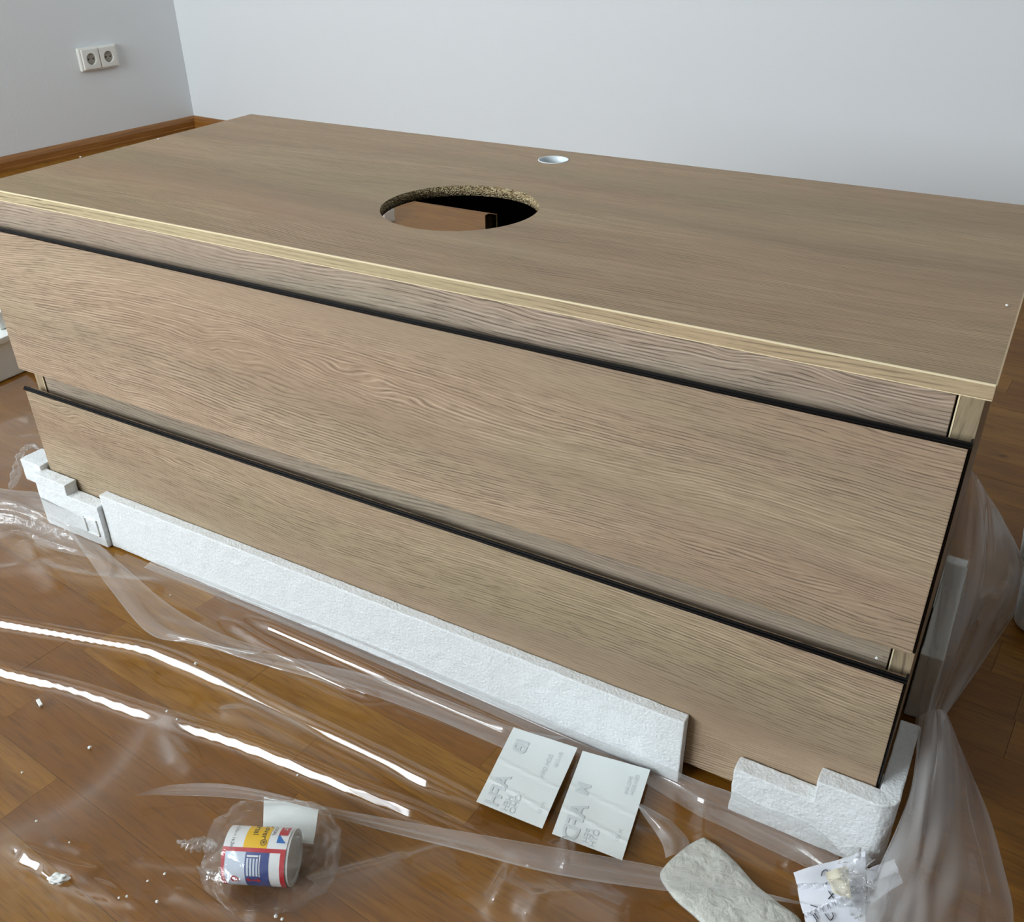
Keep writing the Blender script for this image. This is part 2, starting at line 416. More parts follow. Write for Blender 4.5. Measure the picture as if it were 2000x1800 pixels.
# white sleeve in the tap hole
bm = bmesh.new(); n = 48; prof = [(TR-.0002,ZB-.004),(TR-.0002,ZT+.0006),(TR-.0013,ZT+.0008),(TR-.0022,ZT-.0006),(TR-.0022,ZB-.024),(TR-.0002,ZB-.024)]
rg = [[bm.verts.new((TC.x+r*math.cos(2*math.pi*i/n), TC.y+r*math.sin(2*math.pi*i/n), z)) for i in range(n)] for r, z in prof]
for k in range(len(prof)):
    for i in range(n): bm.faces.new((rg[k][i], rg[k][(i+1)%n], rg[(k+1)%len(prof)][(i+1)%n], rg[(k+1)%len(prof)][i]))
sl = link('tap_hole_sleeve', mesh_of(bm, True), plain('sleeve_white', srgb(222,232,236), .35), wt)
SX, SXI, SY, BZ = .6022, .5843, .0213, .018
for s in (-1, 1):
    bm = bmesh.new(); bm_box(bm, (min(s*SX,s*SXI), SY, BZ), (max(s*SX,s*SXI), .515, ZB-.0002), .0004, 1)
    so = link('side_panel', mesh_of(bm), M['oak_side'], cab); so.data.materials.append(M['oak_side_front'])
    for p in so.data.polygons:
        if abs(p.normal.y) > .7: p.material_index = 1
    box('edge_line', (s*SXI-.0006 if s>0 else s*SXI-.0006, SY-.0004, BZ), (s*SXI+.0006, SY+.0008, ZB-.0002), M['edge_cream'], so)
box('upper_rail', (-SXI+.0022, SY+.0006, .40), (SXI-.0022, SY+.0166, ZB-.0003), M['oak_rail'], cab, .0005, 1)
box('middle_rail', (-SXI+.0022, SY+.0012, .200), (SXI-.0022, SY+.0172, .300), M['oak_rail'], cab, .0005, 1)
box('lower_rail', (-SXI+.0022, SY+.02, .02), (SXI-.0022, SY+.036, .06), M['oak_rail'], cab)
FW, FT = .600, .0095
def drawer(z0, z1, mat, boxtop):
    d = link('drawer_front', None, None, None); bpy.data.objects.remove(d)
    bm = bmesh.new(); bm_box(bm, (-FW, 0, z0), (FW, FT, z1), .0009, 2)
    d = link('drawer_front', mesh_of(bm), mat, cab)
    # black grip profile: front lip, groove and raised rear lip, running over the top edge
    prof = [(-.0012,z1-.0006),(-.0012,z1+.0012),(-.0006,z1+.0017),(.0006,z1+.0019),(.0008,z1+.0032),(.0014,z1+.0037),(.0030,z1+.0037),(.0036,z1+.0030),(.0036,z1-.0001),(.0092,z1-.0003),(.0098,z1-.0010),(.0098,z1-.011),(.0096,z1-.011),(.0096,z1-.0008),(0,z1-.0004),(0,z1-.0006)]
    bm = bmesh.new()
    ends = []
    for x in (-FW-.0022, FW+.0022):
        ends.append([bm.verts.new((x, y, z)) for y, z in prof])
    k = len(prof)
    for i in range(k): bm.faces.new((ends[0][i], ends[0][(i+1)%k], ends[1][(i+1)%k], ends[1][i]))
    bm.faces.new(ends[0]); bm.faces.new(ends[1][::-1])
    h = link('grip_profile', mesh_of(bm), M['black'], d); h['label'] = 'black metal grip profile'
    # black end cap closing the profile along the right edge of the front
    bm = bmesh.new(); bm_box(bm, (FW+.0001, .0008, z0+.001), (FW+.0022, FT+.001, z1+.0036), .0008, 1)
    link('end_strip', mesh_of(bm), M['black'], d)
    b = bmesh.new()                                     # drawer box behind the front
    y0, y1 = .045, .44
    bm_box(b, (-.565,y0,z0+.02), (-.552,y1,boxtop)); bm_box(b, (.552,y0,z0+.02), (.565,y1,boxtop)); bm_box(b, (-.5515,y1-.012,z0+.02), (.5515,y1,boxtop)); bm_box(b, (-.5515,y0,z0+.022), (.5515,y1-.0125,z0+.036))
    link('drawer_box', mesh_of(b), M['black_panel'], d)
    return d
drawer(.2550, .4608, M['oak_front_upper'], .33)
drawer(.0179, .2226, M['oak_front_lower'], .12)
# open back: dark top rail, oak upright, dark panel right of it with small print
box('back_rail', (-SXI+.001, .486, .4155), (SXI-.001, .502, ZB-.001), M['black_panel'], cab)
box('back_upright', (-.1125, .474, BZ+.002), (-.0995, .4855, .4150), oak('oak_upright','X',3,(214,194,164),.6,along='Z'), cab)
bp = box('back_panel', (-.0995, .486, .06), (SXI-.001, .502, .4152), M['black_panel'], cab)
def text_mesh(body, size, bold=0.0):
    cu = bpy.data.curves.new('t', 'FONT'); cu.body = body; cu.size = size; cu.resolution_u = 3; cu.offset = bold*size
    ob = bpy.data.objects.new('t', cu); COL.objects.link(ob)
    dg = bpy.context.evaluated_depsgraph_get(); dg.update()
    me = bpy.data.meshes.new_from_object(ob.evaluated_get(dg))
    bpy.data.objects.remove(ob); bpy.data.curves.remove(cu); return me
def map_text(name, body, size, fn, mat, parent=None, bold=0.0):
    me = text_mesh(body, size, bold)
    bm = bmesh.new(); bm.from_mesh(me)
    bmesh.ops.triangulate(bm, faces=bm.faces[:])
    bmesh.ops.subdivide_edges(bm, edges=[e for e in bm.edges if e.calc_length() > size*.25], cuts=1)
    for v in bm.verts: v.co = fn(v.co.x, v.co.y)
    bm.to_mesh(me); bm.free()
    me.materials.clear()
    return link(name, me, mat, parent)
map_text('panel_lettering', 'TIIB1', .022, lambda x, y: Vector((-.075+x, .4857, .378+y)), M['print_dim'], bp)

# ------------------------------------------------------------------ polystyrene
def ragged(bm, amp, seed=0):
    for v in bm.verts:
        p = v.co*90+Vector((seed,seed,seed)); v.co += Vector((noise.noise(p), noise.noise(p+Vector((9,3,1))), noise.noise(p+Vector((2,7,5)))))*amp
def foam_mesh(solids, mat_name='foam', res=.006, amp=.0006, bevel=.0015):
    """boxes or prisms with softened, slightly uneven edges, cut fine enough to be nibbled"""
    bm = bmesh.new()
    for pts, z0, z1 in solids:
        b = bmesh.new(); prism(b, pts, z0, z1); bmesh.ops.recalc_face_normals(b, faces=b.faces[:])
        bmesh.ops.bevel(b, geom=b.edges[:], offset=bevel, segments=2, affect='EDGES', profile=.6)
        me = bpy.data.meshes.new('x'); b.to_mesh(me); b.free(); bm.from_mesh(me); bpy.data.meshes.remove(me)
    for _ in range(6):
        es = [e for e in bm.edges if e.calc_length() > res*2.2]
        if not es: break
        bmesh.ops.subdivide_edges(bm, edges=es, cuts=1)
        bmesh.ops.triangulate(bm, faces=[f for f in bm.faces if len(f.verts) > 4])
        if len(bm.faces) > 40000: break
    ragged(bm, amp)
    return mesh_of(bm)
def rect(x0, y0, x1, y1): return [(x0,y0),(x1,y0),(x1,y1),(x0,y1)]
# long strip leaning on the lower drawer
tag(link('foam_strip', foam_mesh([([(-.4725,-.0155),(.4135,-.0155),(.4135,-.0012),(-.4725,-.0012)], .0015, .0905)], res=.012, amp=.0008), M['foam']),
    'long white polystyrene strip leaning along the bottom of the lower drawer', 'foam strip', 'polystyrene packing pieces')
def arc(cx, cy, r, a0, a1, n=6): return [(cx+r*math.cos(R(a0+(a1-a0)*i/n)), cy+r*math.sin(R(a0+(a1-a0)*i/n))) for i in range(n+1)]
# corner piece under the front right corner
E_ = .0024
outer = arc(.606,-.005,.0175,-90,0)
lowp = [(.4715,-.0225)] + outer + [(.6235,.055),(.6045,.055),(.6045,-E_),(.4715,-E_)]
upp = [(.5505,-.0225)] + outer + [(.6235,.098),(.6045,.098),(.6045,-E_),(.5505,-E_)]
tag(link('foam_corner', foam_mesh([(lowp,.0015,.0625),(upp,.0600,.0905),(rect(.48,-.010,.615,.09),.0012,.0165)], amp=.0009), M['foam']),
    'stepped white polystyrene corner block under the near right corner of the cabinet', 'foam corner', 'polystyrene packing pieces')
# corner piece under the front left corner, with a stepped wing
outl = arc(-.605,-.006,.0165,180,270)
lowl = outl + [(-.4745,-.0225),(-.4745,-E_),(-.6045,-E_),(-.6045,.05),(-.6215,.05)]
midl = outl + [(-.5385,-.0225),(-.5385,-E_),(-.6045,-E_),(-.6045,.028),(-.6215,.028)]
fl = tag(link('foam_corner', foam_mesh([(lowl,.0015,.0720),(midl,.0700,.0905),(rect(-.650,-.012,-.6225,.026),.062,.0985),(rect(-.625,-.012,-.6042,.026),.070,.0985),(rect(-.61,-.010,-.48,.09),.0012,.0165)], amp=.0009), M['foam']),
    'stepped white polystyrene corner block with side wing under the far left cabinet corner', 'foam corner', 'polystyrene packing pieces')
bm = bmesh.new()
x0, x1, z0, z1 = -.5125, -.4845, .018, .046
for (a,b,c,d) in ((x0,x1,z0,z0+.002),(x0,x0+.002,z0,z1),(x0,x1,z1-.0015,z1),(x1-.0015,x1,z0,z1)): bm_box(bm, (a,-.0245,c), (b,-.0222,d), .0004, 1)
em = link('embossed_square', mesh_of(bm), M['foam_cut'], fl)
# back right corner piece along the right side
tag(link('foam_corner', foam_mesh([(rect(.6045,.205,.629,.40),.0015,.0905),(rect(.6045,.205,.629,.262),.0015,.094),(rect(.50,.40,.629,.53),.0012,.0165)], amp=.0008), M['foam_cut']),
    'white polystyrene block in shadow along the right side of the cabinet', 'foam corner', 'polystyrene packing pieces')
# loose piece at the right edge of the view
tag(link('foam_corner', foam_mesh([(arc(.7195,.445,.022,180,270)+[(.80,.423),(.80,.62),(.6975,.62)],.0012,.060),([(.684,.50),(.80,.47),(.80,.66),(.684,.66)],.058,.112)], amp=.0008, bevel=.006), M['foam']),
    'loose white polystyrene piece lying on the floor at the right edge of the photo', 'foam piece', 'polystyrene packing pieces')
# pieces left of the cabinet and behind it
tag(link('foam_slab', foam_mesh([(rect(-1.30,.18,-1.12,.62),.0012,.076),(rect(-1.33,.17,-1.114,.63),.0745,.088)], amp=.0006, bevel=.003), M['foam_cut']),
    'white polystyrene tray lying on the floor left of the cabinet', 'foam tray', 'polystyrene packing pieces')
tag(link('foam_slab', foam_mesh([(rect(-1.31,.30,-1.145,.62),.0895,.125)], amp=.0006, bevel=.004), M['foam_cut']),
    'white polystyrene slab stacked on the tray left of the cabinet', 'foam slab', 'polystyrene packing pieces')
tag(link('foam_slab', foam_mesh([([(-1.30,1.44),(-1.07,1.44),(-1.058,1.45),(-1.058,1.50),(-1.30,1.50)],.0012,.042)], amp=.0006, bevel=.006), M['foam_cut']),
    'white polystyrene piece on the floor seen through the basin cutout', 'foam slab', 'polystyrene packing pieces')

# ------------------------------------------------------------------ double socket on the left wall
so_c = room(0, 0, .318)
y_s = 1.808
t_s = (so_c - CORNER)
vs = (CORNER.y + (0) - y_s)/V.y
sk = thing('wall_socket', 'white double wall socket on the grey left wall', 'socket', room(0, vs, .318))
sk.rotation_euler = (R(90), 0, ROT+R(90))      # local x along the wall, local y up, local z out of the wall
def sk_mesh(name, bm, mat, parent=sk, smooth=False): return link(name, mesh_of(bm, smooth), mat, parent)
bm = bmesh.new(); bm_box(bm, (-.0805,-.040,0), (.0805,.040,.016), .006, 3); sk_mesh('housing', bm, M['white_plastic'])
for cx in (-.0365, .0365):
    bm = bmesh.new(); n = 40; sq = []; c1 = []; c2 = []
    hs = .0345
    def sqp(a, h):
        x, y = math.cos(a), math.sin(a); k = h/max(abs(x),abs(y)); return x*k, y*k
    rings = []
    for (kind, rr, z) in (('s',hs,.0158),('s',hs-.0015,.0215),('c',.0208,.0222),('c',.0194,.0214),('c',.0188,.0165)):
        rings.append([bm.verts.new(((sqp(2*math.pi*i/n+math.pi/4, rr)[0] if kind=='s' else rr*math.cos(2*math.pi*i/n+math.pi/4))+cx, (sqp(2*math.pi*i/n+math.pi/4, rr)[1] if kind=='s' else rr*math.sin(2*math.pi*i/n+math.pi/4)), z)) for i in range(n)])
    for k in range(len(rings)-1):
        for i in range(n): bm.faces.new((rings[k][i], rings[k][(i+1)%n], rings[k+1][(i+1)%n], rings[k+1][i]))
    pl = sk_mesh('socket_plate', bm, M['white_plastic'])
    bm = bmesh.new(); bmesh.ops.create_circle(bm, cap_ends=True, radius=.0187, segments=40, matrix=Matrix.Translation((cx,0,.0166)))
    sk_mesh('socket_well', bm, M['socket_dark'], pl)
    for dx in (-.0095, .0095):
        bm = bmesh.new(); bmesh.ops.create_cone(bm, cap_ends=True, radius1=.0028, radius2=.0028, depth=.0008, segments=20, matrix=Matrix.Translation((cx+dx,0,.0172)))
        sk_mesh('pin_hole', bm, M['socket_hole'], pl)
    for s in (-1, 1):
        bm = bmesh.new(); bm_box(bm, (cx-.0025, s*.0175-.0014, .0168), (cx+.0025, s*.0175+.0014, .0205), .0004, 1); sk_mesh('earth_contact', bm, M['metal'], pl)

# ------------------------------------------------------------------ clear packing film
film = thing('packing_film', 'large clear plastic packing film spread over the floor around the cabinet', 'plastic film')
def add_haze(me, vals):
    a = me.attributes.new('haze', 'FLOAT', 'POINT')
    a.data.foreach_set('value', vals)
RIDGES = [  # polyline, height, half width, milky (double film or painted glint)
 ([(-0.549, -0.2354, 0.012), (-0.4584, -0.2077, 0.012), (-0.3839, -0.186, 0.012), (-0.3106, -0.1655, 0.012), (-0.237, -0.1476, 0.012), (-0.1253, -0.1446, 0.012), (-0.0187, -0.1455, 0.012), (0.1209, -0.1449, 0.012), (0.1762, -0.1461, 0.012), (0.2576, -0.143, 0.012)], .0125, .0135, .0, 1.20),
 ([(-0.4752, -0.2822, 0.012), (-0.3772, -0.2646, 0.012), (-0.2654, -0.2404, 0.012), (-0.144, -0.2237, 0.012), (-0.0269, -0.2041, 0.012), (0.1222, -0.1919, 0.012), (0.2888, -0.1751, 0.012)], .0125, .0135, .0, 1.14),
 ([(-0.1823, -0.0412, 0.01), (-0.1115, -0.0411, 0.01), (-0.0603, -0.0414, 0.01), (-0.0026, -0.0422, 0.01), (0.0687, -0.044, 0.01), (0.1576, -0.0457, 0.01), (0.3121, -0.0375, 0.01)], .0125, .0095, .0, 1.30),
 ([(-0.2106, -0.0593, 0.01), (-0.1283, -0.0704, 0.01), (-0.0552, -0.0766, 0.01), (0.0093, -0.0771, 0.01), (0.0631, -0.0723, 0.01)], .0115, .0095, .0, 1.30),
 ([(-0.3049, -0.2623, 0.006), (-0.2102, -0.2354, 0.006), (-0.1341, -0.2189, 0.006)], .006, .018, .10),
 ([(-0.1485, -0.2196, 0.006), (-0.1268, -0.2631, 0.006), (-0.1135, -0.3168, 0.006), (-0.1226, -0.3743, 0.006), (-0.159, -0.4421, 0.006)], .007, .020, .22),
 ([(-0.1485, -0.2196, 0.006), (-0.0993, -0.2435, 0.006), (-0.0465, -0.2635, 0.006)], .006, .012, .12),
 ([(-0.1341, -0.2189, 0.006), (-0.0611, -0.178, 0.006), (0.0321, -0.17, 0.006), (0.1444, -0.1683, 0.006)], .006, .016, .05),
 ([(-0.1385, -0.4201, 0.004), (-0.0973, -0.4124, 0.004), (-0.0608, -0.405, 0.004), (-0.0377, -0.3965, 0.004)], .006, .006, .04),
 ([(-0.1248, -0.4212, 0.004), (-0.0957, -0.4194, 0.004), (-0.0663, -0.4126, 0.004), (-0.0407, -0.4091, 0.004), (0.0021, -0.4037, 0.004)], .008, .007, .04),
 ([(-0.093, -0.4244, 0.004), (-0.0544, -0.4219, 0.004), (-0.0128, -0.414, 0.004), (0.0277, -0.4002, 0.004)], .005, .005, .05),
 ([(-0.1104, -0.3995, 0.004), (-0.0925, -0.3922, 0.004), (-0.0693, -0.3873, 0.004)], .004, .005, .03),
 ([(-0.0169, -0.3698, 0.004), (0.0151, -0.3571, 0.004), (0.0494, -0.3416, 0.004)], .004, .005, .04),
 ([(0.0395, -0.3764, 0.004), (0.0766, -0.3697, 0.004), (0.1366, -0.3508, 0.004)], .005, .009, .06),
 ([(0.1372, -0.3232, 0.004), (0.1835, -0.272, 0.004), (0.2134, -0.2455, 0.004), (0.236, -0.2162, 0.004), (0.2551, -0.1988, 0.004)], .006, .012, .14),
 ([(0.1234, -0.3641, 0.004), (0.1629, -0.3088, 0.004), (0.1973, -0.2738, 0.004), (0.2188, -0.2358, 0.004)], .006, .014, .16),
 ([(0.293, -0.1774, 0.004), (0.308, -0.1922, 0.004), (0.3158, -0.2165, 0.004), (0.3194, -0.2388, 0.004)], .011, .010, .08),
 ([(0.3117, -0.252, 0.004), (0.3262, -0.2198, 0.004), (0.3591, -0.2194, 0.004)], .008, .016, .14),
 ([(0.3499, -0.2421, 0.004), (0.3638, -0.2078, 0.004), (0.3932, -0.1912, 0.004), (0.4341, -0.1888, 0.004)], .012, .020, .25),
 ([(0.343, -0.1408, 0.006), (0.3525, -0.157, 0.006), (0.3597, -0.1744, 0.006)], .016, .009, .25),
 ([(-0.5919, -0.1644, 0.006), (-0.5233, -0.1157, 0.006), (-0.4304, -0.0857, 0.006), (-0.323, -0.0445, 0.006)], .007, .014, .12),
 ([(-0.5801, -0.0738, 0.006), (-0.523, -0.0991, 0.006), (-0.4533, -0.1269, 0.006)], .008, .014, .14),
 ([(-0.7203, -0.078, 0.008), (-0.6473, -0.0767, 0.008), (-0.5255, -0.0966, 0.008)], .012, .022, .18),
 ([(0.4487, -0.0243, 0.006), (0.4552, -0.0499, 0.006), (0.4623, -0.0738, 0.006)], .008, .008, .10),
 ([(0.5406, -0.0613, 0.004), (0.5499, -0.0495, 0.004), (0.5624, -0.0399, 0.004)], .010, .008, .08),
 ([(-0.0848, -0.1867, 0.006), (-0.065, -0.1655, 0.006), (-0.0246, -0.1576, 0.006), (0.0211, -0.1571, 0.006)], .004, .011, .20),  # lens-shaped soft reflection, painted in as milky haze
 ([(-0.1373, -0.2252, 0.006), (-0.1112, -0.2415, 0.006), (-0.0744, -0.263, 0.006)], .005, .010, .30),  # glow of the crumple, a reflection painted in as haze
 ([(-0.0164, -0.0755, 0.005), (0.0746, -0.0734, 0.005), (0.1701, -0.0657, 0.005), (0.2268, -0.0642, 0.005)], .005, .012, .05),
 ([(-0.1244, -0.1556, 0.005), (-0.0358, -0.1628, 0.005), (0.0467, -0.1522, 0.005)], .005, .010, .02),
]
def seg_dist(p, a, b):
    ab = b-a; t = max(0, min(1, (p-a).dot(ab)/max(ab.length_squared,1e-12))); return (p-(a+ab*t)).length, t
rid = []
for pts, A, w, hz, *sl in RIDGES:
    c = [Vector((p[0],p[1])) for p in catmull(pts, max(8, len(pts)*5))]
    lo = Vector((min(p.x for p in c), min(p.y for p in c))); hi = Vector((max(p.x for p in c), max(p.y for p in c)))
    rid.append((c, A, w, hz, lo, hi, sl[0] if sl else 0))
CRINKLE = [(p[0], p[1], r) for p, r in zip([(-0.1008, -0.4157, 0.004), (-0.0393, -0.4102, 0.004), (0.0382, -0.3973, 0.004), (0.3315, -0.229, 0.004), (0.3989, -0.2029, 0.004), (0.35, -0.1487, 0.004), (-0.5831, -0.0723, 0.004)], (.04,.04,.04,.05,.05,.02,.05))]
def film_h(x, y):
    p = Vector((x, y)); h = .0022; hz = 0.0
    hn = max(0, noise.noise(Vector((x*3.0, y*5.0, 1.7))))*.006
    hn += abs(noise.noise(Vector((x*9, y*16, 4.2))))*.0035 + noise.noise(Vector((x*28, y*40, 2.0)))*.0006
    hz += max(0, noise.noise(Vector((x*7, y*9, 8.8)))-.15)*.03
    for (qx, qy, qr) in CRINKLE:
        d2 = ((x-qx)**2+(y-qy)**2)/qr**2
        if d2 < 4: hn += math.exp(-d2*1.5)*(abs(noise.noise(Vector((x*60, y*130, 5.5))))*.006+abs(noise.noise(Vector((x*150, y*220, 7.5))))*.0018)
    calm = 1.0
    near = 0.0
    for c, A, w, z, lo, hi, sl in rid:
        m = w*3
        if x < lo.x-m or x > hi.x+m or y < lo.y-m or y > hi.y+m: continue
        best = 9; bi = 0
        for i in range(len(c)-1):
            d, t = seg_dist(p, c[i], c[i+1])
            if d < best: best = d; bi = i+t
        k = bi/(len(c)-1)
        fade = min(1, min(k, 1-k)*8+.15) if lo.x > -.9 else min(1, (1-k)*9+.15)
        wob = 1+.10*noise.noise(Vector((x*7, y*7, A*900)))
        if sl:      # a pulled crease: straight flanks with a tight rounded crest
            q = A*fade*wob*(1+.2*noise.noise(Vector((x*5, y*5, A*300)))) - sl*(1+.02*noise.noise(Vector((x*16, 3.1, A*500))))*(math.sqrt(best*best+4e-6)-.002)
            g = .5*(q+math.sqrt(q*q+1.2e-6)); near = max(near, math.exp(-(best/.024)**2))
        else: g = A*fade*wob/(1+(best/w)**2)**1.5*(1-near)
        h += g; calm *= 1-.9*fade*math.exp(-(best/(w*2.2))**2)*(1 if sl else min(1,A/.015)); hz += z*fade*math.exp(-(best/(w*1.3))**2)
    h += hn*calm
    return max(h, .0012), min(1, max(0, hz))
def floor_sheet():
    x0, x1, y0, y1, st = -1.30, .66, -.62, .42, .0036
    nx = int((x1-x0)/st)+1; ny = int((y1-y0)/st)+1
    vs = []; hz = []
    for j in range(ny):
        for i in range(nx):
            x = x0+i*st; y = y0+j*st
            if x > -.66 and y > .01: vs.append((x, y, .002)); hz.append(0); continue
            h, z = film_h(x, y)
            if x < -.66 and y > -.02: z = min(1, z+.16*min(1, (y+.02)/.08)+.10*max(0, noise.noise(Vector((x*9, y*6, 2.2)))))
            # keep the film low where it meets the packing and slide it up the foam fronts
            e = max(0, min(1, (y+.036)/.02))*min(1, max(0, (x+.72)/.05)); h = h*(1-.75*e)
            vs.append((x, y, h)); hz.append(z)
    fs = []
    for j in range(ny-1):
        for i in range(nx-1):
            xm = x0+(i+.5)*st; ym = y0+(j+.5)*st
            lim = -.027 if (-.625 < xm < -.44 or xm > .435) else -.018
            if xm > -.64 and ym > lim: continue
            if -1.34 < xm < -1.10 and .16 < ym: continue
            if xm < -.64 and ym > .16+.3*(-xm-.64): continue
            a = j*nx+i; fs.append((a, a+1, a+nx+1, a+nx))
    me = bpy.data.meshes.new('film'); me.from_pydata(vs, [], fs); me.update()
    for p in me.polygons: p.use_smooth = True
    add_haze(me, hz); me.materials.append(M['film'])
    return link('floor_sheet', me, None, film)
floor_sheet()
def film_patch(name, cols, nu, nv, haze, fold=.0, ff=40.0, edge_haze=.25, mat='film', parent=film, seed=0.0, fold_dir='u'):
    """loft through columns of points, with folds and a doubled milky edge"""
    cc = [catmull(c, nv) for c in cols]
    grid = []
    for j in range(nv):
        grid.append(catmull([c[j] for c in cc], nu))
    vs = []; hz = []
    for j in range(nv):
        for i in range(nu):
            p = grid[j][i].copy()
            du = grid[j][min(i+1,nu-1)]-grid[j][max(i-1,0)]; dv = grid[min(j+1,nv-1)][i]-grid[max(j-1,0)][i]
            n = du.cross(dv); n = n.normalized() if n.length > 1e-9 else Vector((0,0,1))
            s, t = i/(nu-1), j/(nv-1)
            k = min(1, min(s,1-s)*6)*min(1, min(t,1-t)*8+.2)
            if fold:
                a = noise.noise(Vector((s*ff*.25, t*2.2, seed)))+.6*noise.noise(Vector((s*ff*.6, t*3.5, seed+5)))
                p += n*a*fold*k
            p.z = max(p.z, .0016)
            e = max(0, 1-min(s, 1-s)*14)*edge_haze
            e2 = abs(noise.noise(Vector((s*ff*.35, t*2.0, seed+2))))
            vs.append(p); hz.append(min(1, haze*(.55+1.0*e2)+e))
    fs = [(j*nu+i, j*nu+i+1, (j+1)*nu+i+1, (j+1)*nu+i) for j in range(nv-1) for i in range(nu-1)]
    me = bpy.data.meshes.new(name); me.from_pydata([tuple(v) for v in vs], [], fs); me.update()
    for p in me.polygons: p.use_smooth = True
    add_haze(me, hz); me.materials.append(M[mat])
    return link(name, me, None, parent)
# doubled folds lying on the floor sheet (columns run along the fold)
film_patch('folded_edge', [
 [(-0.068, -0.3214, 0.02), (-0.0578, -0.3066, 0.02), (-0.0388, -0.2891, 0.02), (-0.0014, -0.2674, 0.02), (0.0481, -0.251, 0.02), (0.1167, -0.2346, 0.02), (0.201, -0.2087, 0.02), (0.3014, -0.1763, 0.02), (0.3978, -0.1452, 0.02), (0.4451, -0.1314, 0.02), (0.4926, -0.1216, 0.02), (0.538, -0.1099, 0.02), (0.5783, -0.1009, 0.02)],
 [(-0.0706, -0.32, 0.017), (-0.0577, -0.3075, 0.017), (-0.0366, -0.2919, 0.017), (0.0017, -0.2712, 0.017), (0.0501, -0.2538, 0.017), (0.1181, -0.2369, 0.017), (0.1936, -0.2164, 0.017), (0.2812, -0.1918, 0.017), (0.3748, -0.1653, 0.017), (0.4446, -0.1425, 0.017), (0.4941, -0.125, 0.017), (0.5385, -0.1103, 0.017), (0.5783, -0.0992, 0.017)],
 [(-0.0743, -0.3181, 0.012), (-0.0583, -0.3084, 0.012), (-0.0341, -0.2956, 0.012), (0.0051, -0.2758, 0.012), (0.052, -0.257, 0.012), (0.1187, -0.2385, 0.012), (0.186, -0.224, 0.012), (0.2601, -0.2061, 0.012), (0.3515, -0.1845, 0.012), (0.4481, -0.1501, 0.012), (0.4955, -0.1276, 0.012), (0.539, -0.1098, 0.012), (0.5782, -0.096, 0.012)]], 14, 160, .62, .0012, 20, .28, seed=1.0)
film_patch('folded_edge', [
 [(-0.2442, -0.1167, 0.008), (-0.1891, -0.1082, 0.008), (-0.1212, -0.0878, 0.008), (-0.0537, -0.0692, 0.008), (0.0285, -0.0521, 0.008), (0.1256, -0.0408, 0.008), (0.2218, -0.0382, 0.008), (0.2857, -0.0225, 0.008)],
 [(-0.2425, -0.1215, 0.009), (-0.1867, -0.1104, 0.009), (-0.1125, -0.0969, 0.009), (-0.0433, -0.0811, 0.009), (0.0393, -0.0661, 0.009), (0.1362, -0.0566, 0.009), (0.2043, -0.0544, 0.009), (0.255, -0.0501, 0.009)],
 [(-0.2464, -0.1221, 0.006), (-0.1868, -0.111, 0.006), (-0.1087, -0.1016, 0.006), (-0.0364, -0.0898, 0.006), (0.047, -0.0766, 0.006), (0.1237, -0.0703, 0.006), (0.1932, -0.0696, 0.006), (0.2299, -0.0694, 0.006)]], 12, 120, .55, .0015, 20, .22, seed=2.0)
film_patch('folded_edge', [
 [(-0.5531, -0.0104, 0.018), (-0.4787, -0.0339, 0.018), (-0.3862, -0.0577, 0.018), (-0.2775, -0.0834, 0.018), (-0.1848, -0.0922, 0.018), (-0.1035, -0.0862, 0.018)],
 [(-0.5548, -0.0189, 0.016), (-0.4703, -0.0504, 0.016), (-0.3767, -0.0796, 0.016), (-0.2665, -0.1157, 0.016), (-0.184, -0.1112, 0.016), (-0.1114, -0.0965, 0.016)],
 [(-0.5625, -0.0256, 0.01), (-0.4758, -0.0583, 0.01), (-0.3828, -0.0935, 0.01), (-0.2654, -0.1311, 0.01), (-0.2043, -0.1192, 0.01), (-0.1323, -0.1028, 0.01)]], 12, 90, .50, .002, 16, .30, seed=3.0)
# film pushed up against the packing at the front
film_patch('upturned_edge', [
 [(-0.3812, -0.018, 0.0114), (-0.2798, -0.018, 0.0132), (-0.1667, -0.018, 0.0151), (-0.0123, -0.018, 0.0195), (0.1111, -0.018, 0.018), (0.2103, -0.018, 0.0181), (0.296, -0.018, 0.0165), (0.3639, -0.018, 0.0194), (0.4138, -0.018, 0.0203), (0.4468, -0.0255, 0.0298), (0.4706, -0.0255, 0.0321), (0.5008, -0.0255, 0.0293), (0.5419, -0.0255, 0.0316), (0.5683, -0.0255, 0.023), (0.5859, -0.0255, 0.0057)],
 [(-0.3892, -0.0222, 0.004), (-0.2815, -0.0187, 0.004), (-0.1701, -0.0167, 0.004), (-0.0172, -0.0141, 0.004), (0.1091, -0.0164, 0.004), (0.2105, -0.0187, 0.004), (0.2978, -0.0209, 0.004), (0.3654, -0.0195, 0.004), (0.4141, -0.0229, 0.004), (0.4457, -0.0331, 0.012), (0.4748, -0.0314, 0.012), (0.5056, -0.0339, 0.012), (0.5376, -0.0366, 0.012), (0.5641, -0.0417, 0.012), (0.5849, -0.0462, 0.012)],
 [(-0.3893, -0.0317, 0.003), (-0.2725, -0.0277, 0.003), (-0.1609, -0.027, 0.003), (-0.0074, -0.0268, 0.003), (0.117, -0.0284, 0.003), (0.2171, -0.0302, 0.003), (0.3033, -0.032, 0.003), (0.3713, -0.0327, 0.003), (0.4153, -0.0402, 0.003), (0.4455, -0.0454, 0.003), (0.4788, -0.0466, 0.003), (0.5114, -0.049, 0.003), (0.5426, -0.0502, 0.003), (0.568, -0.0515, 0.003), (0.5848, -0.0497, 0.003)]], 14, 190, .55, .0015, 16, .12, seed=4.0)
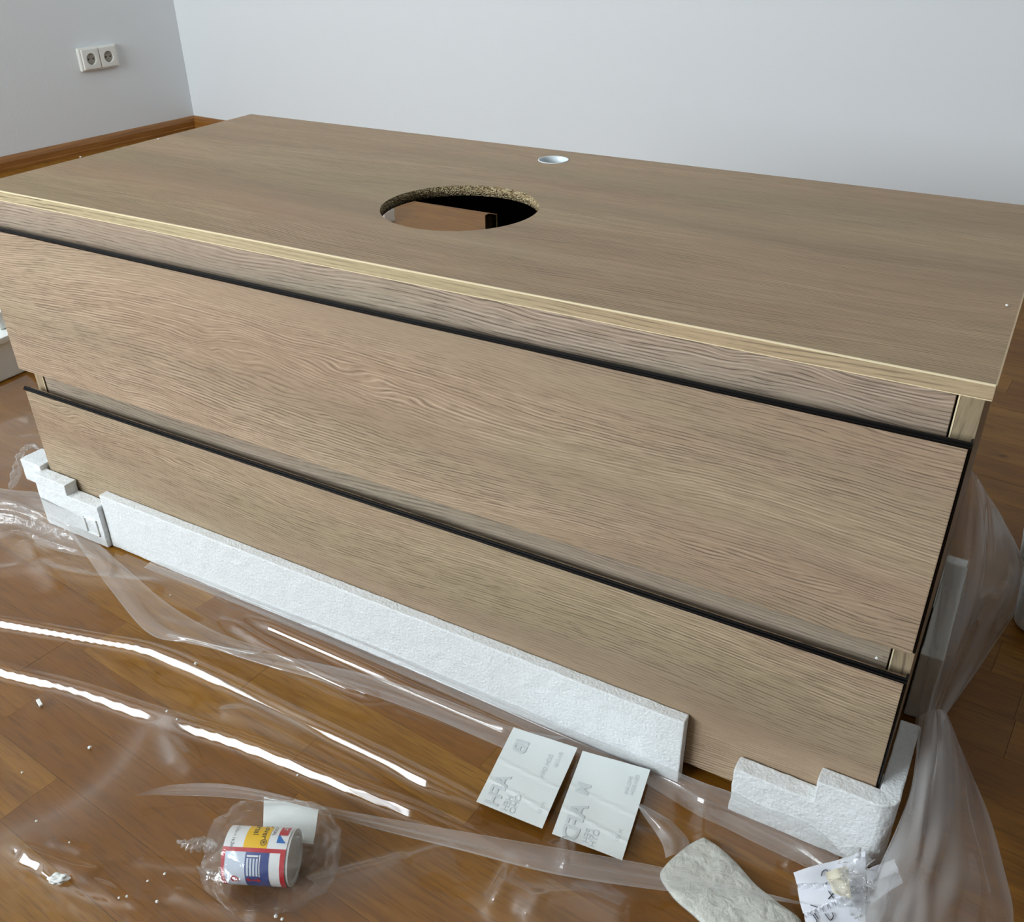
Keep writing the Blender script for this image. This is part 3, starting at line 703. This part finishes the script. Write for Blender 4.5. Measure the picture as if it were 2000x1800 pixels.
film_patch('wedge_fold', [
 [(0.39, -0.0717, 0.012), (0.4052, -0.0833, 0.012), (0.4192, -0.0929, 0.012), (0.4311, -0.1032, 0.012), (0.4392, -0.1153, 0.012)],
 [(0.3926, -0.0762, 0.02), (0.4089, -0.0828, 0.02), (0.4252, -0.0876, 0.02), (0.4412, -0.0977, 0.02), (0.4471, -0.1129, 0.02)],
 [(0.3917, -0.0678, 0.012), (0.4106, -0.0695, 0.012), (0.4287, -0.0729, 0.012), (0.4514, -0.0851, 0.012), (0.4545, -0.1001, 0.012)]], 10, 24, .5, .001, 10, .2, seed=6.0)
# bunched film left of the cabinet
film_patch('bunched_edge', [
 [(-0.7735, -0.0561, 0.045), (-0.71, -0.0382, 0.045), (-0.6656, -0.0255, 0.045), (-0.6278, -0.013, 0.045), (-0.5754, -0.0212, 0.045)],
 [(-0.73, -0.0827, 0.05), (-0.6686, -0.0651, 0.05), (-0.6152, -0.0515, 0.05), (-0.5635, -0.0464, 0.05), (-0.5143, -0.0493, 0.05)],
 [(-0.7177, -0.0975, 0.03), (-0.657, -0.0797, 0.03), (-0.6041, -0.0659, 0.03), (-0.5409, -0.061, 0.03), (-0.4778, -0.0579, 0.03)],
 [(-0.6996, -0.1174, 0.006), (-0.6399, -0.0994, 0.006), (-0.611, -0.0686, 0.006), (-0.54, -0.0691, 0.006), (-0.4596, -0.053, 0.006)]], 26, 60, .42, .007, 30, .2, 'film_crinkled', seed=7.0)
# standing folds right of the cabinet
film_patch('standing_fold', [
 [(0.5874, 0.5075, 0.15), (0.5947, 0.4427, 0.13), (0.6054, 0.3424, 0.104), (0.6119, 0.2286, 0.098), (0.615, 0.1749, 0.06), (0.6215, 0.1348, 0.03)],
 [(0.5987, 0.4434, 0.2), (0.6101, 0.3973, 0.17), (0.623, 0.2999, 0.14), (0.6276, 0.2, 0.12), (0.6278, 0.1394, 0.09), (0.6322, 0.0762, 0.07)],
 [(0.6084, 0.4588, 0.19), (0.6296, 0.4271, 0.17), (0.6472, 0.3388, 0.13), (0.6466, 0.2454, 0.1), (0.6359, 0.1593, 0.065), (0.6383, 0.0998, 0.05)],
 [(0.6166, 0.5092, 0.15), (0.6514, 0.4674, 0.13), (0.6777, 0.4291, 0.08), (0.6646, 0.3166, 0.04), (0.6425, 0.1919, 0.035), (0.6425, 0.1304, 0.03)],
 [(0.6268, 0.5917, 0.09), (0.6772, 0.5164, 0.07), (0.7037, 0.4938, 0.02), (0.6747, 0.3414, 0.008), (0.6483, 0.221, 0.01), (0.6452, 0.1945, 0.01)]], 70, 80, .80, .008, 18, .35, seed=8.0)
film_patch('standing_fold', [
 [(0.6199, 0.0995, 0.1), (0.6289, 0.0305, 0.085), (0.6277, -0.0059, 0.065), (0.6215, -0.0495, 0.045), (0.6181, -0.0814, 0.03), (0.6162, -0.1257, 0.02)],
 [(0.63, 0.106, 0.11), (0.6381, 0.0201, 0.115), (0.6419, -0.0339, 0.105), (0.6412, -0.0813, 0.09), (0.6379, -0.1158, 0.075), (0.6368, -0.1594, 0.07)],
 [(0.6371, 0.11, 0.11), (0.6502, 0.0408, 0.115), (0.6597, -0.0194, 0.1), (0.6627, -0.0732, 0.095), (0.665, -0.1081, 0.085), (0.6687, -0.1532, 0.08)],
 [(0.6445, 0.1282, 0.09), (0.668, 0.0788, 0.08), (0.6833, 0.0163, 0.075), (0.6941, -0.0352, 0.07), (0.7019, -0.0722, 0.065), (0.7092, -0.1216, 0.06)],
 [(0.6565, 0.1603, 0.04), (0.6869, 0.1295, 0.015), (0.7087, 0.0908, 0.008), (0.7274, 0.0341, 0.008), (0.7391, -0.0082, 0.008), (0.7426, -0.0621, 0.008)]], 70, 90, .80, .008, 16, .35, seed=9.0)
# clear twisted strands of the torn film
def strand(name, pts, rad, tw=9.0, parent=film, seed=0):
    path = catmull(pts, 90); bm = bmesh.new(); rings = []; seg = 14
    for i, p in enumerate(path):
        d = (path[min(i+1,89)]-path[max(i-1,0)]).normalized(); a = d.cross(Vector((0,0,1))).normalized(); b = d.cross(a)
        t = i/89; rr = rad*(.35+.75*math.sin(math.pi*min(1,t*1.1+.05))**.6)*(1+.35*noise.noise(Vector((t*14, seed, 0))))
        ring = []
        for k in range(seg):
            an = 2*math.pi*k/seg; w = 1+.45*math.sin(3*an+tw*t*6+noise.noise(Vector((t*9,k*.9,seed)))*2)
            q = p+(a*math.cos(an)+b*math.sin(an)*.8)*rr*w; q.z = max(q.z, .003); ring.append(bm.verts.new(q))
        rings.append(ring)
    for i in range(len(rings)-1):
        for k in range(seg): bm.faces.new((rings[i][k], rings[i][(k+1)%seg], rings[i+1][(k+1)%seg], rings[i+1][k]))
    me = mesh_of(bm, True); add_haze(me, [.18]*len(me.vertices)); me.materials.append(M['film_crinkled'])
    return link(name, me, None, parent)
strand('twisted_strand', [(0.5931, -0.0603, 0.055), (0.6027, -0.0659, 0.052), (0.6077, -0.0707, 0.045), (0.6067, -0.0828, 0.04), (0.6146, -0.0902, 0.035), (0.6254, -0.0946, 0.03), (0.6416, -0.1004, 0.02)], .0125, seed=1)
strand('torn_loop', [(-0.6753, -0.0275, 0.045), (-0.6967, 0.0017, 0.06), (-0.7089, 0.0289, 0.075), (-0.7, 0.0424, 0.08), (-0.6724, 0.038, 0.075)], .004, seed=4)
strand('torn_loop', [(-0.6762, -0.0197, 0.045), (-0.6859, -0.0005, 0.055), (-0.702, 0.0164, 0.06)], .0022, seed=6)

# ------------------------------------------------------------------ stickers, papers, small things on the film
def sheet(name, corners, mat, nu=24, nv=32, wave=.0015, seed=0.0, thick=.00025, crease=()):
    """bilinear paper sheet c00,c10,c11,c01 with gentle waves and creases, given real thickness"""
    c = [Vector(p) for p in corners]; bm = bmesh.new(); g = []
    for j in range(nv+1):
        row = []
        for i in range(nu+1):
            s, t = i/nu, j/nv
            p = c[0]*(1-s)*(1-t)+c[1]*s*(1-t)+c[2]*s*t+c[3]*(1-s)*t
            p.z += wave*(noise.noise(Vector((s*1.6, t*2.4, seed)))+.3)
            for (tt, sl, am) in crease: p.z += am*math.exp(-((t-tt-sl*s)/.02)**2)
            row.append(bm.verts.new(p))
        g.append(row)
    for j in range(nv):
        for i in range(nu): bm.faces.new((g[j][i], g[j][i+1], g[j+1][i+1], g[j+1][i]))
    bmesh.ops.recalc_face_normals(bm, faces=bm.faces[:])
    r = bmesh.ops.solidify(bm, geom=bm.faces[:], thickness=thick)
    me = bpy.data.meshes.new('s'); bm.to_mesh(me); bm.free()
    o = link(name, me, mat)
    def at(s, t, lift=.0006):
        p = c[0]*(1-s)*(1-t)+c[1]*s*(1-t)+c[2]*s*t+c[3]*(1-s)*t
        p.z += wave*(noise.noise(Vector((s*1.6, t*2.4, seed)))+.3)+lift
        for (tt, sl, am) in crease: p.z += am*math.exp(-((t-tt-sl*s)/.02)**2)
        return p
    return o, at
M['sticker'] = plain('sticker_back', srgb(226,233,233), .6, .3)
M['show_through'] = plain('show_through_print', srgb(207,215,218), .6)
def sticker(corners, label, lines, seed):
    o, at = sheet('sticker', corners, M['sticker'], wave=.0012, seed=seed, crease=((.44,.10,.0005),(.70,.12,.0007)))
    tag(o, label, 'sticker', 'stickers on the packing film')
    c = [Vector(p) for p in corners]; wlen = (c[1]-c[0]).length; hlen = (c[3]-c[0]).length
    for body, s0, t0, size in lines:            # shine-through print, mirrored: letters run towards the viewer, tops to the left
        map_text('mirrored_print', body, size, lambda x, y: at(s0-y/wlen, t0+x/hlen, .00048), M['show_through'], o, .02 if size > .015 else .0)
    return o
sticker([(0.227, -0.0436, 0.014), (0.3032, -0.035, 0.014), (0.318, -0.1442, 0.012), (0.2431, -0.1497, 0.012)],
    'white sticker nearer the drawer middle, left one of the pair lying on the film',
    [('AFH', .30, .60, .022), ('IB', .32, .12, .022), ('HEH', .45, .80, .010), ('OHO', .56, .76, .010), ('H 101', .90, .74, .006), ('EIOH ORH', .72, .18, .007), ('EH 0150', .84, .12, .006)], 1.0)
sticker([(0.3093, -0.0345, 0.012), (0.3842, -0.0225, 0.012), (0.4029, -0.1373, 0.01), (0.329, -0.1439, 0.01)],
    'white sticker, right one of the pair lying on the film in front of the drawer',
    [('AFD', .34, .60, .024), ('M', .28, .36, .020), ('PEH', .50, .82, .010), ('OYH', .60, .80, .010), ('H 101', .88, .72, .006), ('EHO RHI', .80, .14, .006), ('OEH ROH', .88, .10, .006)], 2.0)

# speckled grey foam wrap
def speckled():
    t = NT('speckled_wrap'); co = t.coords()
    c = t.ramp(t.noise(co, 110.0, 5, .65, .6), [(.30, srgb(186,189,182)), (.52, srgb(209,211,204)), (.8, srgb(222,224,217))])
    vo = t.noise(co, 260.0, 2, .5, 1.0)
    c = t.mix(t.ramp(vo, [(.68,(0,0,0)), (.76,(.6,.6,.6))]), c, srgb(120,126,120))
    t.bsdf(c, .7, .3, t.bump(t.noise(co, 70.0, 5, .6, .6), .8, .004)); return t.m
out = [(0.4621, -0.0698, 0.01), (0.4541, -0.0818, 0.01), (0.4465, -0.0996, 0.01), (0.4407, -0.1186, 0.01), (0.4415, -0.1323, 0.01), (0.461, -0.1461, 0.01), (0.4809, -0.1529, 0.01), (0.5036, -0.161, 0.01), (0.5289, -0.1679, 0.01), (0.5713, -0.1548, 0.01), (0.574, -0.1144, 0.01), (0.5472, -0.1036, 0.01), (0.5241, -0.0958, 0.01), (0.5006, -0.0823, 0.01), (0.4792, -0.0731, 0.01)]
cx = sum(p[0] for p in out)/len(out); cy = sum(p[1] for p in out)/len(out)
bm = bmesh.new(); N = 90; oc = catmull(out+out[:1], N+1)[:-1]; rings = []
for (k, z) in ((1.0,.0022),(1.004,.0050),(.992,.0062),(.93,.0070),(.75,.0080),(.5,.0085),(.25,.0085)):
    ring = []
    for p in oc:
        x, y = cx+(p.x-cx)*k, cy+(p.y-cy)*k
        ring.append(bm.verts.new((x, y, z+(.0034*abs(noise.noise(Vector((x*48, y*48, 3)))) if z > .0065 else 0))))
    rings.append(ring)
for k in range(len(rings)-1):
    for i in range(N): bm.faces.new((rings[k][i], rings[k][(i+1)%N], rings[k+1][(i+1)%N], rings[k+1][i]))
bm.faces.new(rings[0][::-1]); bm.faces.new(rings[-1])
tag(link('foam_wrap', mesh_of(bm, True), speckled()), 'speckled grey white foam wrap lying under the film beside the near corner block', 'foam wrap')

# crumpled delivery note with handwriting
M['paper'] = plain('paper', srgb(232,236,246), .6, .3)
M['ink'] = plain('ink', srgb(40,42,52), .5)
note, nat = sheet('delivery_note', [(0.5525, -0.0779, 0.02), (0.6066, -0.0278, 0.03), (0.628, -0.1162, 0.016), (0.5813, -0.1287, 0.012)], M['paper'], wave=.006, seed=3.3, crease=((.25,.2,.004),(.7,-.3,.004)))
tag(note, 'crumpled white paper note with handwritten marks at the bottom right', 'paper note')
def stroke(pts, r=.00042):
    p = catmull([nat(s, t, .0012) for s, t in pts], 14); bm_ = tube_mesh(p, r, 6)
    return link('pen_stroke', bm_, M['ink'], note)
stroke([(.36,.18),(.385,.12),(.44,.10),(.47,.14),(.50,.125)])
stroke([(.40,.315),(.43,.285)])
stroke([(.43,.40),(.50,.50)]); stroke([(.42,.50),(.50,.44)])
stroke([(.14,.55),(.22,.63)])
stroke([(.34,.68),(.42,.76),(.48,.70),(.46,.66)])
stroke([(.14,.70),(.19,.79),(.17,.82)]); stroke([(.17,.68),(.22,.76)])
leaf, _ = sheet('paper_leaf', [(0.6112, -0.0525, 0.034), (0.6316, -0.0335, 0.04), (0.6442, -0.0441, 0.03), (0.6227, -0.0797, 0.022)], M['paper'], wave=.005, seed=5.1, crease=((.4,.2,.003),))
tag(leaf, 'folded white paper leaf right of the twisted clear strand', 'paper leaf')
tp, _ = sheet('tape_piece', [(0.5794, -0.0745, 0.036), (0.5955, -0.0617, 0.042), (0.6066, -0.0883, 0.032), (0.5915, -0.0894, 0.03)], plain('yellow_tape', srgb(222,217,198), .5), 14, 18, .004, 6.2, crease=((.35,.1,.003),))
tag(tp, 'pale yellowish tape piece on the crumpled note', 'tape piece')

# ------------------------------------------------------------------ roll of cover film in a clear bag
P0, P1 = Vector((0.0772, -0.3295, 0.0285)), Vector((0.1339, -0.3021, 0.0285))
ax = (P1-P0).normalized(); ax.z = 0; ax.normalize(); RAD = .0265; LEN = (P1-P0).length
P0.z = P1.z = RAD+.0045
side = Vector((0,0,1)).cross(ax).normalized()        # points away from the viewer
roll = thing('cover_film_roll', 'small roll with red, yellow and blue printed label inside a clear bag', 'film roll', (0,0,0))
def cyl(u, a, r=RAD):                                 # u along the axis 0..1, a = angle from the top towards the viewer
    return P0+ax*(u*LEN)+(Vector((0,0,1))*math.cos(a)-side*math.sin(a))*r
def cyl_patch(name, u0, u1, a0, a1, mat, lift, parent, n=None):
    bm = bmesh.new(); n = n or max(2, int(abs(a1-a0)/.09)); g = []
    for i in range(n+1):
        a = a0+(a1-a0)*i/n; g.append([bm.verts.new(cyl(u, a, RAD+lift)) for u in (u0, u1)])
    for i in range(n): bm.faces.new((g[i][0], g[i][1], g[i+1][1], g[i+1][0]))
    return link(name, mesh_of(bm, True), mat, parent)
col = lambda n, r, g, b, ro=.35: plain(n, srgb(r,g,b), ro, .5)
mw, mr, my, mb, mlb, mcy, mk = col('label_white',236,240,242), col('label_red',190,26,44), col('label_yellow',244,196,10), col('label_navy',52,74,142), col('label_pale_blue',206,220,238), col('label_cyan',10,112,196), col('label_black',28,28,34)
bm = bmesh.new(); n = 56; prof = [(0,RAD-.0006),(1,RAD-.0006),(1,RAD-.004),(.985,RAD-.0055),(.985,.0004),(.015,.0004),(.015,RAD-.0055),(0,RAD-.004)]
rg = [[bm.verts.new(cyl(u, 2*math.pi*i/n, r)) for i in range(n)] for u, r in prof]
for k in range(len(prof)):
    for i in range(n): bm.faces.new((rg[k][i], rg[k][(i+1)%n], rg[(k+1)%len(prof)][(i+1)%n], rg[(k+1)%len(prof)][i]))
t = NT('wound_film'); t.bsdf(srgb(206,210,210), .3, .5, t.bump(t.noise(t.coords((300,300,300)), 1.0, 3), .5, .001)); link('wound_film', mesh_of(bm), t.m, roll)
A0, A1, AM = R(-38), R(150), R(22)
lab = cyl_patch('label', 0, .96, A0, A1, mw, 0, roll); lab['label'] = 'printed paper label'
cyl_patch('label_print', .30, .66, A0, AM, my, .0002, lab); 
cyl_patch('label_print', 0, .96, AM, AM+.14, mr, .0003, lab)
cyl_patch('label_print', 0, .055, AM, A1, mr, .0003, lab); cyl_patch('label_print', .885, .96, AM, A1, mr, .0003, lab)
cyl_patch('label_print', .055, .36, AM+.14, A1, mlb, .0002, lab); cyl_patch('label_print', .36, .72, AM+.14, A1, mb, .0002, lab)
def ctext(body, u0, a0, size): return map_text('label_lettering', body, size, lambda x, y: cyl(u0+y/LEN, a0+x/RAD, RAD+.0005), mk, lab)
ctext('Cover®', .545, R(-44), .0085); ctext('ersal', .40, R(-40), .0085)
ctext('IONAL', .69, R(-36), .0046); ctext('6m x 2,7m = 16,2m²', .105, R(-48), .0042)
# window drawing, arrows, emblem, oval
for k in range(4): cyl_patch('label_print', .385+k*.048, .385+k*.048+.030, AM+.34, AM+.98, mlb, .0004, lab)
cyl_patch('label_print', .385, .56, AM+.24, AM+.30, mw, .0004, lab); cyl_patch('label_print', .575, .59, AM+.22, AM+1.0, mw, .0004, lab)
def cyl_poly(pts, mat, lift=.0005):
    bm = bmesh.new(); bm.faces.new([bm.verts.new(cyl(u, a, RAD+lift)) for u, a in pts]); return link('label_print', mesh_of(bm), mat, lab)
cyl_patch('label_print', .41, .56, AM+1.13, AM+1.19, mr, .0005, lab)
cyl_poly([(.55,AM+1.04),(.60,AM+1.16),(.55,AM+1.28)], mr); cyl_poly([(.42,AM+1.04),(.37,AM+1.16),(.42,AM+1.28)], mr)
cyl_poly([(.20+.062*math.cos(k*math.pi/10), AM+1.16+.17*math.sin(k*math.pi/10)) for k in range(20)], mr, .0004)
map_text('label_lettering', 'OBI', .0052, lambda x, y: cyl(.185+y/LEN, AM+1.03+x/RAD, RAD+.0008), mw, lab)
cyl_patch('label_print', .79, .93, R(-38), R(-8), mr, .0004, lab); cyl_poly([(.79,R(-12)),(.79,R(10)),(.93,R(10))], mcy)
map_text('label_lettering', 'er', .0085, lambda x, y: cyl(.83+y/LEN, R(-38)+x/RAD, RAD+.0008), mw, lab)
# white paper tongue standing behind the roll
pc = [Vector(p) for p in [(0.0873, -0.2984, 0.022), (0.135, -0.2783, 0.022), (0.1201, -0.2506, 0.034), (0.0628, -0.2667, 0.036)]]
tongue, _ = sheet('paper_insert', pc, M['sticker'], 10, 10, .002, 4.4); tongue.parent = roll
# crinkled clear bag around the roll
def bag():
    c = (P0+P1)/2+Vector((.004,.006,-.002)); bm = bmesh.new()
    bmesh.ops.create_icosphere(bm, subdivisions=5, radius=1)
    for v in bm.verts:
        d = v.co.copy()
        r = 1+.10*noise.noise(d*2.2)+.06*noise.noise(d*5.5)+.03*abs(noise.noise(d*11))
        k = Vector((math.copysign(abs(d.x)**.8,d.x), math.copysign(abs(d.y)**.8,d.y), math.copysign(abs(d.z)**.75,d.z)))
        p = c+(ax*k.x*.064+side*k.y*.052+Vector((0,0,1))*k.z*.036)*r
        p.z = max(p.z, .0032); v.co = p
    me = mesh_of(bm, True); add_haze(me, [.015+max(0,.10*noise.noise(v.co*60)) for v in me.vertices]); me.materials.append(M['film_crinkled'])
    return link('clear_bag', me, None, roll)
bag()
strand('bag_tail', [(0.0511, -0.3271, 0.02), (0.0341, -0.3285, 0.016), (0.021, -0.3338, 0.012), (0.0039, -0.3354, 0.009)], .005, parent=roll, seed=8)
strand('bag_tail', [(0.0697, -0.3422, 0.006), (0.0563, -0.3459, 0.006), (0.0416, -0.3451, 0.006)], .003, parent=roll, seed=9)

# ------------------------------------------------------------------ polystyrene crumbs
def crumb(p, size, label, seed, grp='polystyrene crumbs', sub=2, stretch=(1,1,.7)):
    bm = bmesh.new(); bmesh.ops.create_icosphere(bm, subdivisions=sub, radius=1)
    rz = Matrix.Rotation(seed*1.7, 3, 'Z')
    for v in bm.verts:
        d = v.co.copy(); r = size*(1+.45*noise.noise(d*1.7+Vector((seed,0,0))))
        v.co = rz @ Vector((d.x*stretch[0], d.y*stretch[1], d.z*stretch[2]))*r
    zmin = min(v.co.z for v in bm.verts)
    o = link('foam_crumb', mesh_of(bm), M['foam_cut']); o.location = (p[0], p[1], p[2]-zmin)
    return tag(o, label, 'foam crumb', grp)
def on_film(p): return (p[0], p[1], film_h(p[0], p[1])[0]+.0003)
crumb(on_film((-0.0589, -0.4241, 0.01)), .0065, 'large ragged polystyrene crumb on the film at the lower left', 2.2, sub=4, stretch=(1.5,.8,.7))
o = box('foam_crumb', (-.0065,-.0022,0), (.0065,.0022,.003), M['foam_cut'], None, .0006, 1); o.location = on_film((-0.2869, -0.2778, 0.004)); o.rotation_euler = (0,0,R(-20))
tag(o, 'small flat rectangular polystyrene chip on the film at the left edge', 'foam crumb', 'polystyrene crumbs')
SPECKS = [
 ('bright polystyrene speck on the film left of the milky tent fold', .0022), ('bright polystyrene speck between the two long film creases', .0020),
 ('tiny polystyrene speck just below the kink in the lower film crease', .0014), ('tiny polystyrene speck a little further right below the crease kink', .0012),
 ('tiny polystyrene speck below the lower crease and above the film roll', .0013), ('tiny polystyrene speck near the left edge, below the flat chip', .0012),
 ('tiny polystyrene speck above the crinkled film at the lower left', .0012), ('tiny polystyrene speck closest to the left of the film roll', .0014),
 ('tiny polystyrene speck left of and below the one beside the film roll', .0012), ('tiny polystyrene speck right of the large ragged crumb', .0014),
 ('small polystyrene speck below and left of the film roll', .0016), ('tiny polystyrene speck nearest to the large ragged crumb', .0012),
 ('tiny polystyrene speck on the crinkled film above the ragged crumb', .0010), ('polystyrene speck at the bottom edge below the film roll, left of two', .0018),
 ('polystyrene speck at the bottom edge below the film roll, right of two', .0016), ('tiny polystyrene speck under the right hand sticker', .0012),
 ('tiny polystyrene speck on the film in front of the long foam strip', .0012)]
for k, p in enumerate([(-0.178, -0.2946, 0.003), (-0.1638, -0.1462, 0.003), (-0.1344, -0.2194, 0.003), (-0.115, -0.222, 0.003), (0.0521, -0.2092, 0.003), (-0.2141, -0.3544, 0.003), (-0.1413, -0.3893, 0.003), (0.02, -0.3664, 0.003), (0.0117, -0.3801, 0.003), (0.0083, -0.4019, 0.003), (0.0364, -0.3909, 0.003), (0.0053, -0.4079, 0.003), (-0.0907, -0.389, 0.003), (0.1461, -0.3476, 0.003), (0.1525, -0.3463, 0.003), (0.3242, -0.1862, 0.003), (-0.3057, -0.0586, 0.003)]):
    crumb(on_film(p), SPECKS[k][1], SPECKS[k][0], k*1.3+.5)
for k, p in enumerate([(-0.6132, 0.19, 0.5046), (-0.602, 0.3232, 0.5046), (0.5962, 0.1917, 0.5046)]):
    crumb((p[0],p[1],ZT+.0003), .0014, ('tiny white speck on the worktop left edge, nearer the viewer', 'tiny white speck on the worktop left edge, further back', 'tiny white speck near the right edge of the oak worktop')[k], k*2.1, 'specks on the worktop')
crumb((.573,.0135,.2275), .0016, 'tiny white polystyrene speck on the black grip of the lower drawer', 3.3, 'specks on the grip')
